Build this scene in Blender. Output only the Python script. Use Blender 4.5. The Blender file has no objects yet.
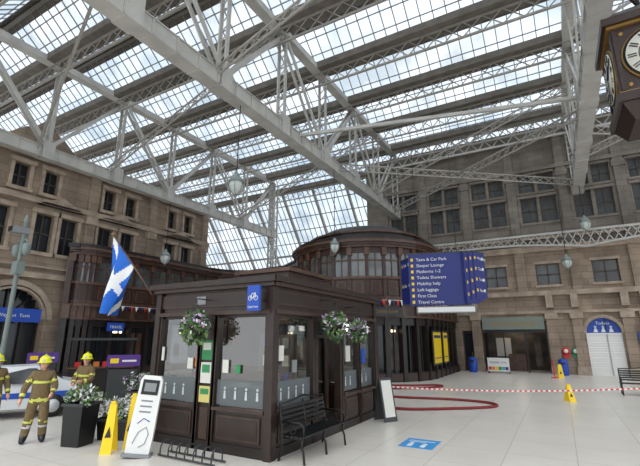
import bpy, bmesh, math, random
from mathutils import Vector, Matrix
random.seed(7)
V=Vector
scene=bpy.context.scene
try:
    scene.view_settings.view_transform='Standard'
    scene.view_settings.look='None'
except Exception: pass

# ---------------------------------------------------------------- materials
def srgb(c):
    return tuple(((x/255)/12.92 if x/255<=0.04045 else ((x/255+0.055)/1.055)**2.4) for x in c)+(1,)
def mat(name,col,rough=0.6,metal=0.0,noise=None,amt=0.25,bump=0.0,emit=0,spec=None):
    m=bpy.data.materials.new(name); m.use_nodes=True
    nt=m.node_tree; b=nt.nodes['Principled BSDF']
    c=srgb(col)
    b.inputs['Base Color'].default_value=c
    b.inputs['Roughness'].default_value=rough
    b.inputs['Metallic'].default_value=metal
    if spec is not None: b.inputs['Specular IOR Level'].default_value=spec
    if noise:
        tc=nt.nodes.new('ShaderNodeTexCoord'); n=nt.nodes.new('ShaderNodeTexNoise')
        n.inputs['Scale'].default_value=noise; n.inputs['Detail'].default_value=5
        r=nt.nodes.new('ShaderNodeValToRGB')
        r.color_ramp.elements[0].position=0.3; r.color_ramp.elements[1].position=0.7
        r.color_ramp.elements[0].color=tuple(x*(1-amt) for x in c[:3])+(1,)
        r.color_ramp.elements[1].color=tuple(min(1,x*(1+amt)) for x in c[:3])+(1,)
        nt.links.new(tc.outputs['Object'],n.inputs['Vector'])
        nt.links.new(n.outputs['Fac'],r.inputs['Fac'])
        nt.links.new(r.outputs['Color'],b.inputs['Base Color'])
        if bump:
            bp=nt.nodes.new('ShaderNodeBump'); bp.inputs['Strength'].default_value=bump
            nt.links.new(n.outputs['Fac'],bp.inputs['Height']); nt.links.new(bp.outputs['Normal'],b.inputs['Normal'])
    if emit:
        b.inputs['Emission Color'].default_value=c; b.inputs['Emission Strength'].default_value=emit
    return m
def brickmat(name,c1,c2,cm,bw,bh,mortar,rough,flat=False,noise_amt=0.3):
    m=bpy.data.materials.new(name); m.use_nodes=True
    nt=m.node_tree; b=nt.nodes['Principled BSDF']; L=nt.links
    tc=nt.nodes.new('ShaderNodeTexCoord'); br=nt.nodes.new('ShaderNodeTexBrick')
    if flat:
        L.new(tc.outputs['Object'],br.inputs['Vector'])
    else:
        s=nt.nodes.new('ShaderNodeSeparateXYZ'); a=nt.nodes.new('ShaderNodeMath'); a.operation='ADD'
        cb=nt.nodes.new('ShaderNodeCombineXYZ')
        L.new(tc.outputs['Object'],s.inputs[0]); L.new(s.outputs[0],a.inputs[0]); L.new(s.outputs[1],a.inputs[1])
        L.new(a.outputs[0],cb.inputs[0]); L.new(s.outputs[2],cb.inputs[1]); L.new(cb.outputs[0],br.inputs['Vector'])
    br.inputs['Color1'].default_value=srgb(c1); br.inputs['Color2'].default_value=srgb(c2); br.inputs['Mortar'].default_value=srgb(cm)
    br.inputs['Scale'].default_value=1; br.inputs['Mortar Size'].default_value=mortar
    br.inputs['Brick Width'].default_value=bw; br.inputs['Row Height'].default_value=bh
    if flat: br.offset=0.0
    n=nt.nodes.new('ShaderNodeTexNoise'); n.inputs['Scale'].default_value=0.8; n.inputs['Detail'].default_value=6
    L.new(tc.outputs['Object'],n.inputs['Vector'])
    mx=nt.nodes.new('ShaderNodeMix'); mx.data_type='RGBA'; mx.blend_type='MULTIPLY'
    r=nt.nodes.new('ShaderNodeValToRGB'); k=1-noise_amt
    r.color_ramp.elements[0].position=.3; r.color_ramp.elements[1].position=.7
    r.color_ramp.elements[0].color=(k,k,k,1); r.color_ramp.elements[1].color=(1,1,1,1)
    L.new(n.outputs['Fac'],r.inputs['Fac']); mx.inputs[0].default_value=1
    L.new(br.outputs['Color'],mx.inputs[6]); L.new(r.outputs['Color'],mx.inputs[7]); L.new(mx.outputs[2],b.inputs['Base Color'])
    b.inputs['Roughness'].default_value=rough
    return m
def glassmat(name,tint,gloss,rough=0.05,clouds=0,diffuse=None):
    m=bpy.data.materials.new(name); m.use_nodes=True
    nt=m.node_tree; nt.nodes.clear(); L=nt.links
    o=nt.nodes.new('ShaderNodeOutputMaterial'); mx=nt.nodes.new('ShaderNodeMixShader')
    t=nt.nodes.new('ShaderNodeBsdfTransparent')
    if diffuse:
        g=nt.nodes.new('ShaderNodeBsdfDiffuse'); g.inputs[0].default_value=srgb(diffuse)
    else:
        g=nt.nodes.new('ShaderNodeBsdfGlossy'); g.inputs['Roughness'].default_value=rough
    t.inputs[0].default_value=srgb(tint)
    mx.inputs[0].default_value=gloss
    if clouds:
        tc=nt.nodes.new('ShaderNodeTexCoord'); n=nt.nodes.new('ShaderNodeTexNoise'); n.inputs['Scale'].default_value=0.45
        n.inputs['Detail'].default_value=6; r=nt.nodes.new('ShaderNodeValToRGB')
        c=srgb(tint); r.color_ramp.elements[0].position=.35; r.color_ramp.elements[1].position=.62
        r.color_ramp.elements[0].color=(c[0]*clouds*.92,c[1]*clouds*.97,c[2]*clouds,1); r.color_ramp.elements[1].color=c
        L.new(tc.outputs['Object'],n.inputs['Vector']); L.new(n.outputs['Fac'],r.inputs['Fac']); L.new(r.outputs['Color'],t.inputs[0])
    L.new(t.outputs[0],mx.inputs[1]); L.new(g.outputs[0],mx.inputs[2]); L.new(mx.outputs[0],o.inputs[0])
    return m

STEEL=mat('painted_steel',(172,170,164),.5,0,1.5,.12)
LATT=mat('lattice_steel',(146,142,134),.6,0,1.5,.15)
STEELD=mat('painted_steel_dark',(112,108,101),.6,0,1.5,.2)
BAR=mat('glazing_bar',(122,126,130),.6)
RGLASS=glassmat('roof_glass',(238,243,247),.04,.2,clouds=.66)
GUTTER=mat('roof_boarding',(102,96,88),.8,0,2,.25)
STONE=brickmat('sandstone_ashlar',(164,145,126),(148,130,112),(108,94,82),1.1,.42,.01,.85,noise_amt=.4)
STONE2=brickmat('sandstone_weathered',(136,127,117),(121,113,104),(90,82,74),1.0,.4,.01,.85,noise_amt=.42)
STRIM=mat('sandstone_trim',(160,143,126),.8,0,2,.26)
DGL=mat('dark_window_glass',(34,38,42),.08,0)
UGL=mat('mottled_window_glass',(78,80,80),.15,0,1.2,.4)  # mottled mid-grey panes
TGL=mat('gallery_glass_grey_reflection',(84,88,88),.08,0,.9,.45,spec=1.0)  # grey reflection painted into the pane colour
WFR=mat('window_frame_paint',(66,58,52),.5)
WOOD=mat('mahogany_panelling',(60,39,31),.42,0,3,.3)
WOODL=mat('mahogany_light',(86,60,47),.42,0,3,.3)
WOODD=mat('dark_wood',(32,24,21),.4,0,3,.3)
KW=mat('kiosk_wood',(44,32,27),.38,0,4,.25)
KWL=mat('kiosk_wood_moulding',(62,46,39),.4,0,4,.2)
KGLASS=glassmat('kiosk_glass',(214,220,218),.2,.02)
FROST=glassmat('frosted_vinyl',(190,196,196),.4,diffuse=(150,158,160))
FLOORM=brickmat('terrazzo_floor',(218,212,203),(212,206,196),(176,169,160),1.2,1.2,.008,.3,flat=True,noise_amt=.09)
BLACK=mat('black_paint',(20,20,22),.35)
DGREY=mat('dark_grey',(50,52,54),.5)
GREY=mat('mid_grey',(130,132,134),.5)
WHITE=mat('white_paint',(224,224,220),.5)
ICON=mat('window_icon_vinyl',(196,200,200),.5)
BLUE=mat('sign_blue',(28,72,168),.45)
NAVY=mat('sign_navy',(22,36,112),.4)
YEL=mat('safety_yellow',(236,200,16),.45)
RED=mat('hose_red',(124,28,34),.6)
TRED=mat('tape_red',(208,40,40),.5)
TAN=mat('fire_kit_tan',(108,90,60),.85,0,20,.15)
SKIN=mat('skin',(206,158,132),.55)
HAIR=mat('hair_brown',(60,42,30),.7)
LIPS=mat('lips',(160,90,80),.5)
LIME=mat('helmet_yellow',(228,228,20),.3)
REFL=mat('reflective_band',(200,204,90),.4)
SILV=mat('reflective_silver',(190,192,194),.35)
LEAF=mat('leaf_green',(56,86,40),.7,0,8,.4)
LEAF2=mat('leaf_light',(102,126,72),.7)
FLW=mat('flower_white',(220,218,220),.6)
FLP=mat('flower_lilac',(170,134,178),.6)
GREEN=mat('sign_green',(50,136,82),.5)
PURP=mat('sign_purple',(80,44,128),.5)
GOLD=mat('gold_leaf',(156,122,66),.4,.5)
CREAM=mat('clock_dial',(220,218,206),.5)
BROWNP=mat('clock_wood',(46,29,24),.4,0,5,.25)
WARM=mat('warm_lamp',(255,226,180),.5,emit=4)
LGL=mat('lamp_glass',(184,190,184),.15)
PALEG=mat('pole_pale_green',(118,130,126),.5)
ORANGE=mat('orange',(216,120,50),.5)
PAPER=mat('paper',(210,208,200),.7)
INTER=mat('shop_interior',(84,76,70),.8,0,1.5,.5)
SHUT=mat('white_shutter',(222,220,216),.5)
TURQ=mat('turquoise',(50,160,170),.5)

# ---------------------------------------------------------------- mesh builder
class MB:
    def __init__(s,name):
        s.name=name; s.v=[]; s.f=[]; s.mi=[]; s.sm=[]; s.mats=[]; s.M=Matrix.Identity(4)
    def add(s,vs,fs,m,smooth=False):
        if m not in s.mats: s.mats.append(m)
        k=s.mats.index(m); o=len(s.v)
        for p in vs: s.v.append(tuple(s.M@V(p)))
        for f in fs: s.f.append([i+o for i in f]); s.mi.append(k); s.sm.append(smooth)
    def b(s,x0,x1,y0,y1,z0,z1,m):
        s.add([(x0,y0,z0),(x1,y0,z0),(x1,y1,z0),(x0,y1,z0),(x0,y0,z1),(x1,y0,z1),(x1,y1,z1),(x0,y1,z1)],
              [(0,3,2,1),(4,5,6,7),(0,1,5,4),(1,2,6,5),(2,3,7,6),(3,0,4,7)],m)
    def beam(s,a,b,w,h,m):
        a=V(a); b=V(b); d=(b-a)
        if d.length<1e-6: return
        d.normalize(); up=V((0,0,1)) if abs(d.z)<.95 else V((0,1,0))
        x=d.cross(up).normalized(); y=x.cross(d).normalized()
        vs=[]
        for p in (a,b):
            for sx,sy in ((-1,-1),(1,-1),(1,1),(-1,1)): vs.append(p+x*sx*w/2+y*sy*h/2)
        s.add(vs,[(3,2,1,0),(4,5,6,7),(0,1,5,4),(1,2,6,5),(2,3,7,6),(3,0,4,7)],m)
    def tube(s,pts,rs,m,n=10,closed=False):
        pts=[V(p) for p in pts]; N=len(pts)
        if not isinstance(rs,(list,tuple)): rs=[rs]*N
        vs=[];px=None
        for i,p in enumerate(pts):
            if closed: d=pts[(i+1)%N]-pts[i-1]
            else: d=(pts[min(i+1,N-1)]-pts[max(i-1,0)])
            d.normalize()
            if px is None:
                up=V((0,0,1)) if abs(d.z)<.9 else V((1,0,0)); px=d.cross(up).normalized()
            else:
                px=(px-d*px.dot(d)).normalized()
            py=d.cross(px)
            for j in range(n):
                a=2*math.pi*j/n; vs.append(p+(px*math.cos(a)+py*math.sin(a))*rs[i])
        fs=[]
        for i in range(N if closed else N-1):
            i2=(i+1)%N
            for j in range(n): fs.append((i*n+j,i*n+(j+1)%n,i2*n+(j+1)%n,i2*n+j))
        if not closed: fs.append(tuple(range(n))[::-1]); fs.append(tuple((N-1)*n+j for j in range(n)))
        s.add(vs,fs,m,True)
    def cyl(s,a,b,r0,r1,m,n=16): s.tube([a,b],[r0,r1],m,n)
    def lathe(s,c,prof,m,n=20,smooth=True):
        vs=[];fs=[];c=V(c)
        for r,z in prof:
            for j in range(n):
                a=2*math.pi*j/n; vs.append(c+V((r*math.cos(a),r*math.sin(a),z)))
        for i in range(len(prof)-1):
            for j in range(n): fs.append((i*n+j,i*n+(j+1)%n,(i+1)*n+(j+1)%n,(i+1)*n+j))
        fs.append(tuple(range(n))[::-1]); fs.append(tuple((len(prof)-1)*n+j for j in range(n)))
        s.add(vs,fs,m,smooth)
    def ell(s,c,r,m,n=16,k=10):
        vs=[];fs=[]
        for i in range(k+1):
            t=math.pi*i/k
            for j in range(n):
                a=2*math.pi*j/n
                vs.append((c[0]+r[0]*math.sin(t)*math.cos(a),c[1]+r[1]*math.sin(t)*math.sin(a),c[2]-r[2]*math.cos(t)))
        for i in range(k):
            for j in range(n): fs.append((i*n+j,i*n+(j+1)%n,(i+1)*n+(j+1)%n,(i+1)*n+j))
        s.add(vs,fs,m,True)
    def disc(s,c,r,th,m,n=24):
        s.tube([(c[0],c[1],c[2]),(c[0],c[1]-th,c[2])],[r,r],m,n)
    def text(s,txt,size,pos,m,align='LEFT'):
        cu=bpy.data.curves.new('t','FONT'); cu.body=txt; cu.size=size; cu.align_x=align; cu.extrude=0.002
        cu.resolution_u=2
        ob=bpy.data.objects.new('t',cu); scene.collection.objects.link(ob)
        dg=bpy.context.evaluated_depsgraph_get(); me=bpy.data.meshes.new_from_object(ob.evaluated_get(dg))
        vs=[(p.co.x+pos[0],pos[1]-p.co.z,p.co.y+pos[2]) for p in me.vertices]
        s.add(vs,[tuple(p.vertices) for p in me.polygons],m)
        bpy.data.objects.remove(ob); bpy.data.curves.remove(cu); bpy.data.meshes.remove(me)
    def strip(s,path,o0,o1,z0,z1,m,rng=None):
        n=len(path); N=[]
        for i in range(n):
            ds=[]
            if i>0: d=V(path[i])-V(path[i-1]); ds.append(V((d.y,-d.x)).normalized())
            if i<n-1: d=V(path[i+1])-V(path[i]); ds.append(V((d.y,-d.x)).normalized())
            q=sum(ds,V((0,0))); q.normalize(); q=q/max(.5,q.dot(ds[0])); N.append(q)
        for i in (rng if rng is not None else range(n-1)):
            a,b=V(path[i]),V(path[i+1]); na,nb=N[i],N[i+1]
            q=[a+na*o1,b+nb*o1,b+nb*o0,a+na*o0]
            s.add([(p.x,p.y,z0) for p in q]+[(p.x,p.y,z1) for p in q],
                  [(0,3,2,1),(4,5,6,7),(0,1,5,4),(1,2,6,5),(2,3,7,6),(3,0,4,7)],m)
    def lattice(s,a,b,depth,step,m,ch=.09,br=.045,dirv=(0,0,-1)):
        a=V(a); b=V(b); dv=V(dirv)*depth; L=(b-a).length; n=max(1,round(L/step))
        s.beam(a,b,ch,ch,m); s.beam(a+dv,b+dv,ch,ch,m)
        for i in range(n):
            p=a.lerp(b,i/n); q=a.lerp(b,(i+1)/n)
            s.beam(p,q+dv,br,br,m); s.beam(p+dv,q,br,br,m)
    def wall(s,u0,u1,z0,z1,th,ops,m):
        us=sorted(set([u0,u1]+[o[0] for o in ops]+[o[1] for o in ops]))
        us=[u for u in us if u0<=u<=u1]
        for a,b in zip(us[:-1],us[1:]):
            mid=(a+b)/2
            cuts=sorted([(o[2],o[3]) for o in ops if o[0]<mid<o[1]])
            z=z0
            for c0,c1 in cuts:
                if c0>z: s.b(a,b,0,th,z,c0,m)
                z=max(z,c1)
            if z<z1: s.b(a,b,0,th,z,z1,m)
    def make(s,parent=None):
        me=bpy.data.meshes.new(s.name); me.from_pydata(s.v,[],s.f)
        for m in s.mats: me.materials.append(m)
        me.polygons.foreach_set('material_index',s.mi); me.polygons.foreach_set('use_smooth',s.sm); me.update()
        ob=bpy.data.objects.new(s.name,me); scene.collection.objects.link(ob)
        if parent: ob.parent=parent
        return ob
def T(x,y,z=0,deg=0): return Matrix.Translation((x,y,z))@Matrix.Rotation(math.radians(deg),4,'Z')

# ---------------------------------------------------------------- camera
cam=bpy.data.cameras.new('camera'); co=bpy.data.objects.new('camera',cam); scene.collection.objects.link(co)
cam.sensor_width=36; cam.lens=410/640*36
co.location=(0,0,2.2); co.rotation_euler=(math.radians(90+14.36),0,math.radians(29.6))
cam.clip_end=500; scene.camera=co

# ---------------------------------------------------------------- world + sun
w=bpy.data.worlds.new('overcast_sky'); scene.world=w; w.use_nodes=True; nt=w.node_tree; nt.nodes.clear(); L=nt.links
o=nt.nodes.new('ShaderNodeOutputWorld'); bg=nt.nodes.new('ShaderNodeBackground'); tc=nt.nodes.new('ShaderNodeTexCoord')
n=nt.nodes.new('ShaderNodeTexNoise'); n.inputs['Scale'].default_value=4; n.inputs['Detail'].default_value=5
r=nt.nodes.new('ShaderNodeValToRGB'); r.color_ramp.elements[0].position=.35; r.color_ramp.elements[1].position=.65
r.color_ramp.elements[0].color=(.68,.77,.87,1); r.color_ramp.elements[1].color=(.96,.98,1,1)
L.new(tc.outputs['Generated'],n.inputs['Vector']); L.new(n.outputs['Fac'],r.inputs['Fac']); L.new(r.outputs['Color'],bg.inputs['Color'])
bg.inputs['Strength'].default_value=1.6; L.new(bg.outputs[0],o.inputs[0])
sl=bpy.data.lights.new('sun','SUN'); sl.energy=4.4; sl.angle=math.radians(80); so=bpy.data.objects.new('sun',sl)
scene.collection.objects.link(so); so.rotation_euler=(math.radians(22),math.radians(8),0)
def ptlight(x,y,z,e,col=(1,.85,.68),r_=.15):
    l=bpy.data.lights.new('interior_fill_light','POINT'); l.energy=e; l.color=col; l.shadow_soft_size=r_
    ob=bpy.data.objects.new('interior_fill_light',l); ob.location=(x,y,z); scene.collection.objects.link(ob)
ptlight(-7.2,9.2,2.6,30,(1,.92,.84)); ptlight(-5.9,8.0,2.6,15,(1,.95,.9)); ptlight(-2.7,33,2.8,25,(1,.85,.68),.3)  # added fill lights: two make the kiosk interior readable, one inside the shop

# ---------------------------------------------------------------- floor
f=MB('floor'); f.b(-50,20,-14,60,-.3,0,FLOORM); f.make()

# ---------------------------------------------------------------- back wall (Y=31)
YB=31.0
bw=MB('wall_back'); bw.M=T(0,YB)
ops=[(-6.0,-5.3,0,2.7),(-4.7,-.7,0,3.3),(4.9,8.6,0,3.4),(10,13,0,3.4)]
cx=2.35; R=.92
for i in range(12):
    a=cx-R+2*R*i/12; b_=a+2*R/12; mid=(a+b_)/2; ops.append((a,b_,0,2.5+math.sqrt(max(0,R*R-(mid-cx)**2))))
pil=[-11.4,-8.2,-5.0,-1.8,1.4,4.6,7.8,11]
upw=[]
for p in pil[:-1]:
    for k in (.5,1.7):
        upw.append((p+k,p+k+1.0,9.9,11.7)); upw.append((p+k,p+k+1.0,12.1,13.4))
for p in [-5.0,-1.8,1.4,4.6,7.8]:
    upw.append((p+.9,p+2.3,5.6,7.0))
bw.wall(-13,16,0,8.2,.8,[q for q in ops+upw if q[3]<=8.2],STONE)
bw.wall(-13,16,8.2,16.9,.8,[q for q in upw if q[3]>8.2],STONE2)
for z,h,d in ((3.75,.18,.18),(4.9,.3,.3),(7.8,.4,.4),(8.7,.15,.15),(13.6,.25,.2),(15.9,.4,.35)):
    bw.b(-13,16,-d,0,z,z+h,STRIM if z<9 else STONE2)
for p in pil:
    bw.b(p-.28,p+.28,-.16,0,8.2,15.9,STONE2); bw.b(p-.36,p+.36,-.22,0,13.0,13.4,STONE2)
    bw.b(p-.3,p+.3,-.2,0,4.9,7.8,STONE)
for p in (-5.0,-.35,1.05,3.65,4.6,9.2):
    bw.b(p-.28,p+.28,-.22,0,0,3.75,STONE); bw.b(p-.36,p+.36,-.3,0,3.4,3.75,STRIM); bw.b(p-.36,p+.36,-.3,0,0,.5,STRIM)
    bw.b(p-.2,p+.2,-.42,0,4.1,4.9,STRIM)
for (a,b_,c,d) in upw:
    tr=STRIM if c<9 else STONE2
    bw.b(a,b_,.25,.4,c,d,UGL)
    bw.b(a-.1,b_+.1,-.1,.1,c-.15,c,tr); bw.b(a-.1,b_+.1,-.1,.05,d,d+.18,tr)
    bw.b((a+b_)/2-.04,(a+b_)/2+.04,.18,.25,c,d,WFR); bw.b(a,b_,.18,.25,(c+d)/2-.04,(c+d)/2+.04,WFR)
    for e in (a,b_-.07): bw.b(e,e+.07,.15,.26,c,d,WFR)
for i in range(13):
    a0=math.pi*i/13; a1=math.pi*(i+1)/13
    bw.beam((cx+1.0*math.cos(a0),-.06,2.5+1.0*math.sin(a0)),(cx+1.0*math.cos(a1),-.06,2.5+1.0*math.sin(a1)),.2,.2,STRIM)
bw.make()
rc=MB('shop_front'); rc.M=T(0,YB)
rc.b(-4.9,-.5,3.0,3.1,0,3.5,INTER); rc.b(-4.9,-4.8,.8,3,0,3.5,WOODD); rc.b(-.6,-.5,.8,3,0,3.5,WOODD); rc.b(-4.9,-.5,.8,3,3.35,3.45,DGREY)
rc.b(-4.7,-.7,.2,.35,2.55,3.3,DGREY)
for x in (-4.7,-3.4,-2.05,-.78): rc.b(x,x+.08,.2,.3,0,2.55,BLACK)
rc.b(-4.6,-.8,-.12,-.02,2.75,3.55,mat('shopfront_fascia',(120,128,118),.5))
rc.text('STATION SHOP',.4,(-2.7,-.13,2.98),GOLD,'CENTER')
rc.b(-4.2,-3.2,2.9,2.95,.9,2.2,PAPER); rc.b(-1.6,-1.2,1.2,1.25,.4,2.2,INTER)
rc.b(-3.3,-2.2,1.6,2.2,0,1.1,WOODL)
rc.make()
dr=MB('door_1'); dr.M=T(0,YB); dr.b(-6,-5.3,.3,.36,0,2.7,WOODD); dr.b(-5.9,-5.4,.27,.3,1,2.5,DGL); dr.b(-5.9,-5.4,.27,.3,.1,.85,WOOD); dr.b(-5.5,-5.45,.2,.27,1,1.25,GOLD); dr.make()
for nm,a,b_ in (('door_2',4.9,8.6),('door_3',10,13)):
    q=MB(nm); q.M=T(0,YB); q.b(a,b_,.5,.56,0,3.4,DGL)
    for i in range(5):
        x=a+(b_-a)*i/4; q.b(x-.05,x+.05,.4,.5,0,3.4,WOODD)
    q.b(a,b_,.4,.5,2.3,2.45,WOODD); q.make()
g=MB('shutter_gate'); g.M=T(0,YB)
for i in range(16): g.b(cx-R+.01,cx+R-.01,.06+(i%2)*.02,.12,i*.15,i*.15+.145,SHUT)
g.b(cx-R+.01,cx+R-.01,.03,.12,2.38,2.5,WHITE)
vs=[(cx,.1,2.5)]+[(cx+R*math.cos(math.pi*i/16),.1,2.5+R*math.sin(math.pi*i/16)) for i in range(17)]
g.add(vs,[(0,i,i+1) for i in range(1,17)],BLUE)
g.text('Toilets',.26,(cx,.07,3.0),WHITE,'CENTER')
for dx in (-.4,0,.4):
    g.disc((cx+dx,.09,2.86),.07,.02,WHITE,12); g.add([(cx+dx-.12,.07,2.55),(cx+dx+.12,.07,2.55),(cx+dx+.05,.07,2.78),(cx+dx-.05,.07,2.78)],[(0,1,2,3)],WHITE)
g.make()
s=MB('wall_sign'); s.M=T(0,YB); s.b(4.0,4.45,-.3,-.22,1.9,2.5,BLUE); s.text('Exit',.2,(4.22,-.31,2.1),WHITE,'CENTER'); s.b(4.0,4.4,-.3,-.22,.7,1.6,PAPER); s.b(4.05,4.35,-.31,-.3,1.1,1.5,NAVY); s.make()
for k_,(x,mm) in enumerate(((.2,TRED),(.72,GREEN))):
    s=MB('round_wall_sign'); s.M=T(x,YB); s.b(-.17,.17,-.12,0,1.0,1.5,mm); s.disc((0,-.12,1.4),.22,.05,mm); s.disc((0,-.17,1.4),.12,.02,WHITE); s.make()
lg=MB('arched_lattice_girder')
def archlat(y,x0,x1,z,rise,m=STEEL):
    n=26; top=[];bot=[]
    for i in range(n+1):
        t=i/n; x=x0+(x1-x0)*t; top.append((x,y,z+.95)); bot.append((x,y,z-.1+rise*(1-(2*t-1)**2)))
    for i in range(n):
        lg.beam(top[i],top[i+1],.16,.14,m); lg.beam(bot[i],bot[i+1],.16,.12,m)
        lg.beam(top[i],bot[i+1],.06,.06,m); lg.beam(bot[i],top[i+1],.06,.06,m)
archlat(30.2,-10.2,2.2,7.9,.5); archlat(30.2,2.2,14.6,7.9,.5)
lg.lattice((-10.4,30.2,17.0),(2.2,30.2,17.0),1.3,1.0,STEEL,.14,.07); lg.lattice((2.2,30.2,17.0),(14.8,30.2,17.0),1.3,1.0,STEEL,.14,.07)
lg.make()

# ---------------------------------------------------------------- left stone wall (X=-25)
lw=MB('wall_left'); lw.M=T(-25,0,0,90)
ops=[];wins=[]
def archop(c,R,zs,lst,n=14):
    for i in range(n):
        a=c-R+2*R*i/n; m_=a+R/n; lst.append((a,a+2*R/n,0,zs+math.sqrt(max(0,R*R-(m_-c)**2))))
archop(11.0,1.75,3.2,ops); archop(5.0,1.75,3.2,ops)
for c in (2.6,6.6,9.6,11.9,13.3,15.6,17.2,20.8,22.4):
    wins.append((c-.5,c+.5,6.9,9.1))
for c in (10.3,11.9,15.6,17.2,20.8,22.4): wins.append((c-.4,c+.4,10.3,11.7))
lw.wall(-6,24.6,0,12.9,1.0,ops+wins,STONE)
lw.b(24.0,24.6,1,20,0,12.9,STONE)
for z,h,d in ((5.4,.3,.3),(6.0,.12,.15),(9.6,.3,.35),(12.2,.25,.25),(12.6,.4,.5)):
    lw.b(-6,24.6,-d,0,z,z+h,STRIM)
for p in (-1,3.2,8.2,14.5,19,24.2):
    lw.b(p-.35,p+.35,-.25,0,0,5.4,STONE); lw.b(p-.45,p+.45,-.35,0,4.8,5.4,STRIM); lw.b(p-.3,p+.3,-.2,0,5.7,12.2,STONE)
    lw.b(p-.38,p+.38,-.3,0,9.1,9.6,STRIM)
for a,b_,c,d in wins:
    lw.b(a,b_,.3,.36,c,d,DGL); lw.b(a-.18,a,-.1,0,c,d,STRIM); lw.b(b_,b_+.18,-.1,0,c,d,STRIM); lw.b(a-.25,b_+.25,-.2,0,d,d+.25,STRIM); lw.b(a-.25,b_+.25,-.18,0,c-.2,c,STRIM)
    lw.b((a+b_)/2-.04,(a+b_)/2+.04,.22,.3,c,d,WFR); lw.b(a,b_,.22,.3,(c+d)/2-.04,(c+d)/2+.04,WFR)
for a,b_ in ((11.3,13.9),(15,17.8),(20.2,23)):
    lw.add([(a,-.35,9.6),(b_,-.35,9.6),((a+b_)/2,-.35,10.25),(a,0,9.6),(b_,0,9.6),((a+b_)/2,0,10.25)],[(0,1,2),(3,5,4),(0,2,5,3),(1,4,5,2),(0,3,4,1)],STRIM)
for c in (11.0,5.0):
    for i in range(16):
        a0=math.pi*i/16; a1=math.pi*(i+1)/16
        for rr,w_ in ((1.9,.3),(1.62,.12)):
            lw.beam((c+rr*math.cos(a0),-.08,3.2+rr*math.sin(a0)),(c+rr*math.cos(a1),-.08,3.2+rr*math.sin(a1)),.26,w_,STRIM)
    for i in range(1,8):
        a0=math.pi*i/8; lw.beam((c,.6,3.2),(c+1.75*math.cos(a0),.6,3.2+1.75*math.sin(a0)),.07,.07,WOODD)
    lw.b(c-1.75,c+1.75,.7,.75,0,5.0,DGL); lw.b(c-1.75,c+1.75,.55,.7,3.1,3.3,WOODD)
    for x in (-1.7,-.85,0,.85,1.6): lw.b(c+x,c+x+.1,.55,.7,0,3.1,WOODD)
lw.add([(9,0,12.9),(13.4,0,12.9),(12.3,0,13.9),(11.2,0,14.4),(10.1,0,13.9),(9,.6,12.9),(13.4,.6,12.9),(12.3,.6,13.9),(11.2,.6,14.4),(10.1,.6,13.9)],
 [(0,1,2,3,4),(9,8,7,6,5),(1,6,7,2),(2,7,8,3),(3,8,9,4),(4,9,5,0)],STONE)
lw.disc((11.2,0,13.4),.5,.1,STRIM); lw.disc((11.2,-.1,13.4),.33,.03,DGL)
lw.make()
s=MB('blue_wayfinding_sign'); s.M=T(-24.4,0,0,90); s.b(9.6,12.2,-.1,0,3.0,3.7,BLUE); s.text('Way out  Taxis',.24,(10.9,-.12,3.26),WHITE,'CENTER'); s.b(9.7,9.78,0,.6,3.5,3.56,BLACK); s.b(12,12.08,0,.6,3.5,3.56,BLACK); s.make()

# ---------------------------------------------------------------- curved timber building
def line(a,b,step):
    a=V(a);b=V(b); n=max(1,round((b-a).length/step)); return [tuple(a.lerp(b,i/n)) for i in range(n)]
path=[]
path+=[(-24.4,13.55)]
for i in range(5):
    a=math.radians(-60+60*i/4); path.append((-25.2+1.2*math.cos(a),14.8+1.2*math.sin(a)))
path+=line((-24,14.8),(-24,24.0),1.3)[1:]
for i in range(5):
    a=math.radians(180-90*i/4); path.append((-21+3*math.cos(a),24+3*math.sin(a)))
path+=line((-21,27),(-15.2,27),1.2)[1:]
path+=[(-14.9,26.4)]
path+=line((-14.7,25.8),(-14.7,24.2),.8)
for i in range(15):
    a=math.radians(180+180*i/14); path.append((-10.5+4.2*math.cos(a),24.2+4.2*math.sin(a)))
path+=line((-6.3,24.2),(-6.3,YB-.5),1.14)[1:]+[(-6.3,YB-.5)]
tb=MB('curved_timber_building')
S=tb.strip
S(path,-.3,.06,0,.45,WOODD)
S(path,-.3,-.2,.45,2.9,DGL)
S(path,-.3,.02,2.85,3.3,WOODD)
S(path,-.3,.12,3.3,4.1,WOOD); S(path,.1,.3,4.0,4.16,WOODL); S(path,.1,.2,3.24,3.34,WOODL)
S(path,-.3,.0,4.1,5.4,WOOD); S(path,0,.12,5.3,5.45,WOODL); S(path,0,.06,4.2,4.35,WOODL)
S(path,-.3,-.04,5.4,6.8,TGL)
S(path,-.04,.02,6.3,6.38,WOODL)
S(path,-.3,.03,6.75,7.1,WOOD); S(path,-.1,.25,7.05,7.18,WOODL); S(path,-.3,.45,7.3,7.45,WOODL); S(path,-.3,.35,7.16,7.3,WOOD); S(path,-.4,.2,7.45,7.7,WOODD)
n_=len(path)
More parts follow.
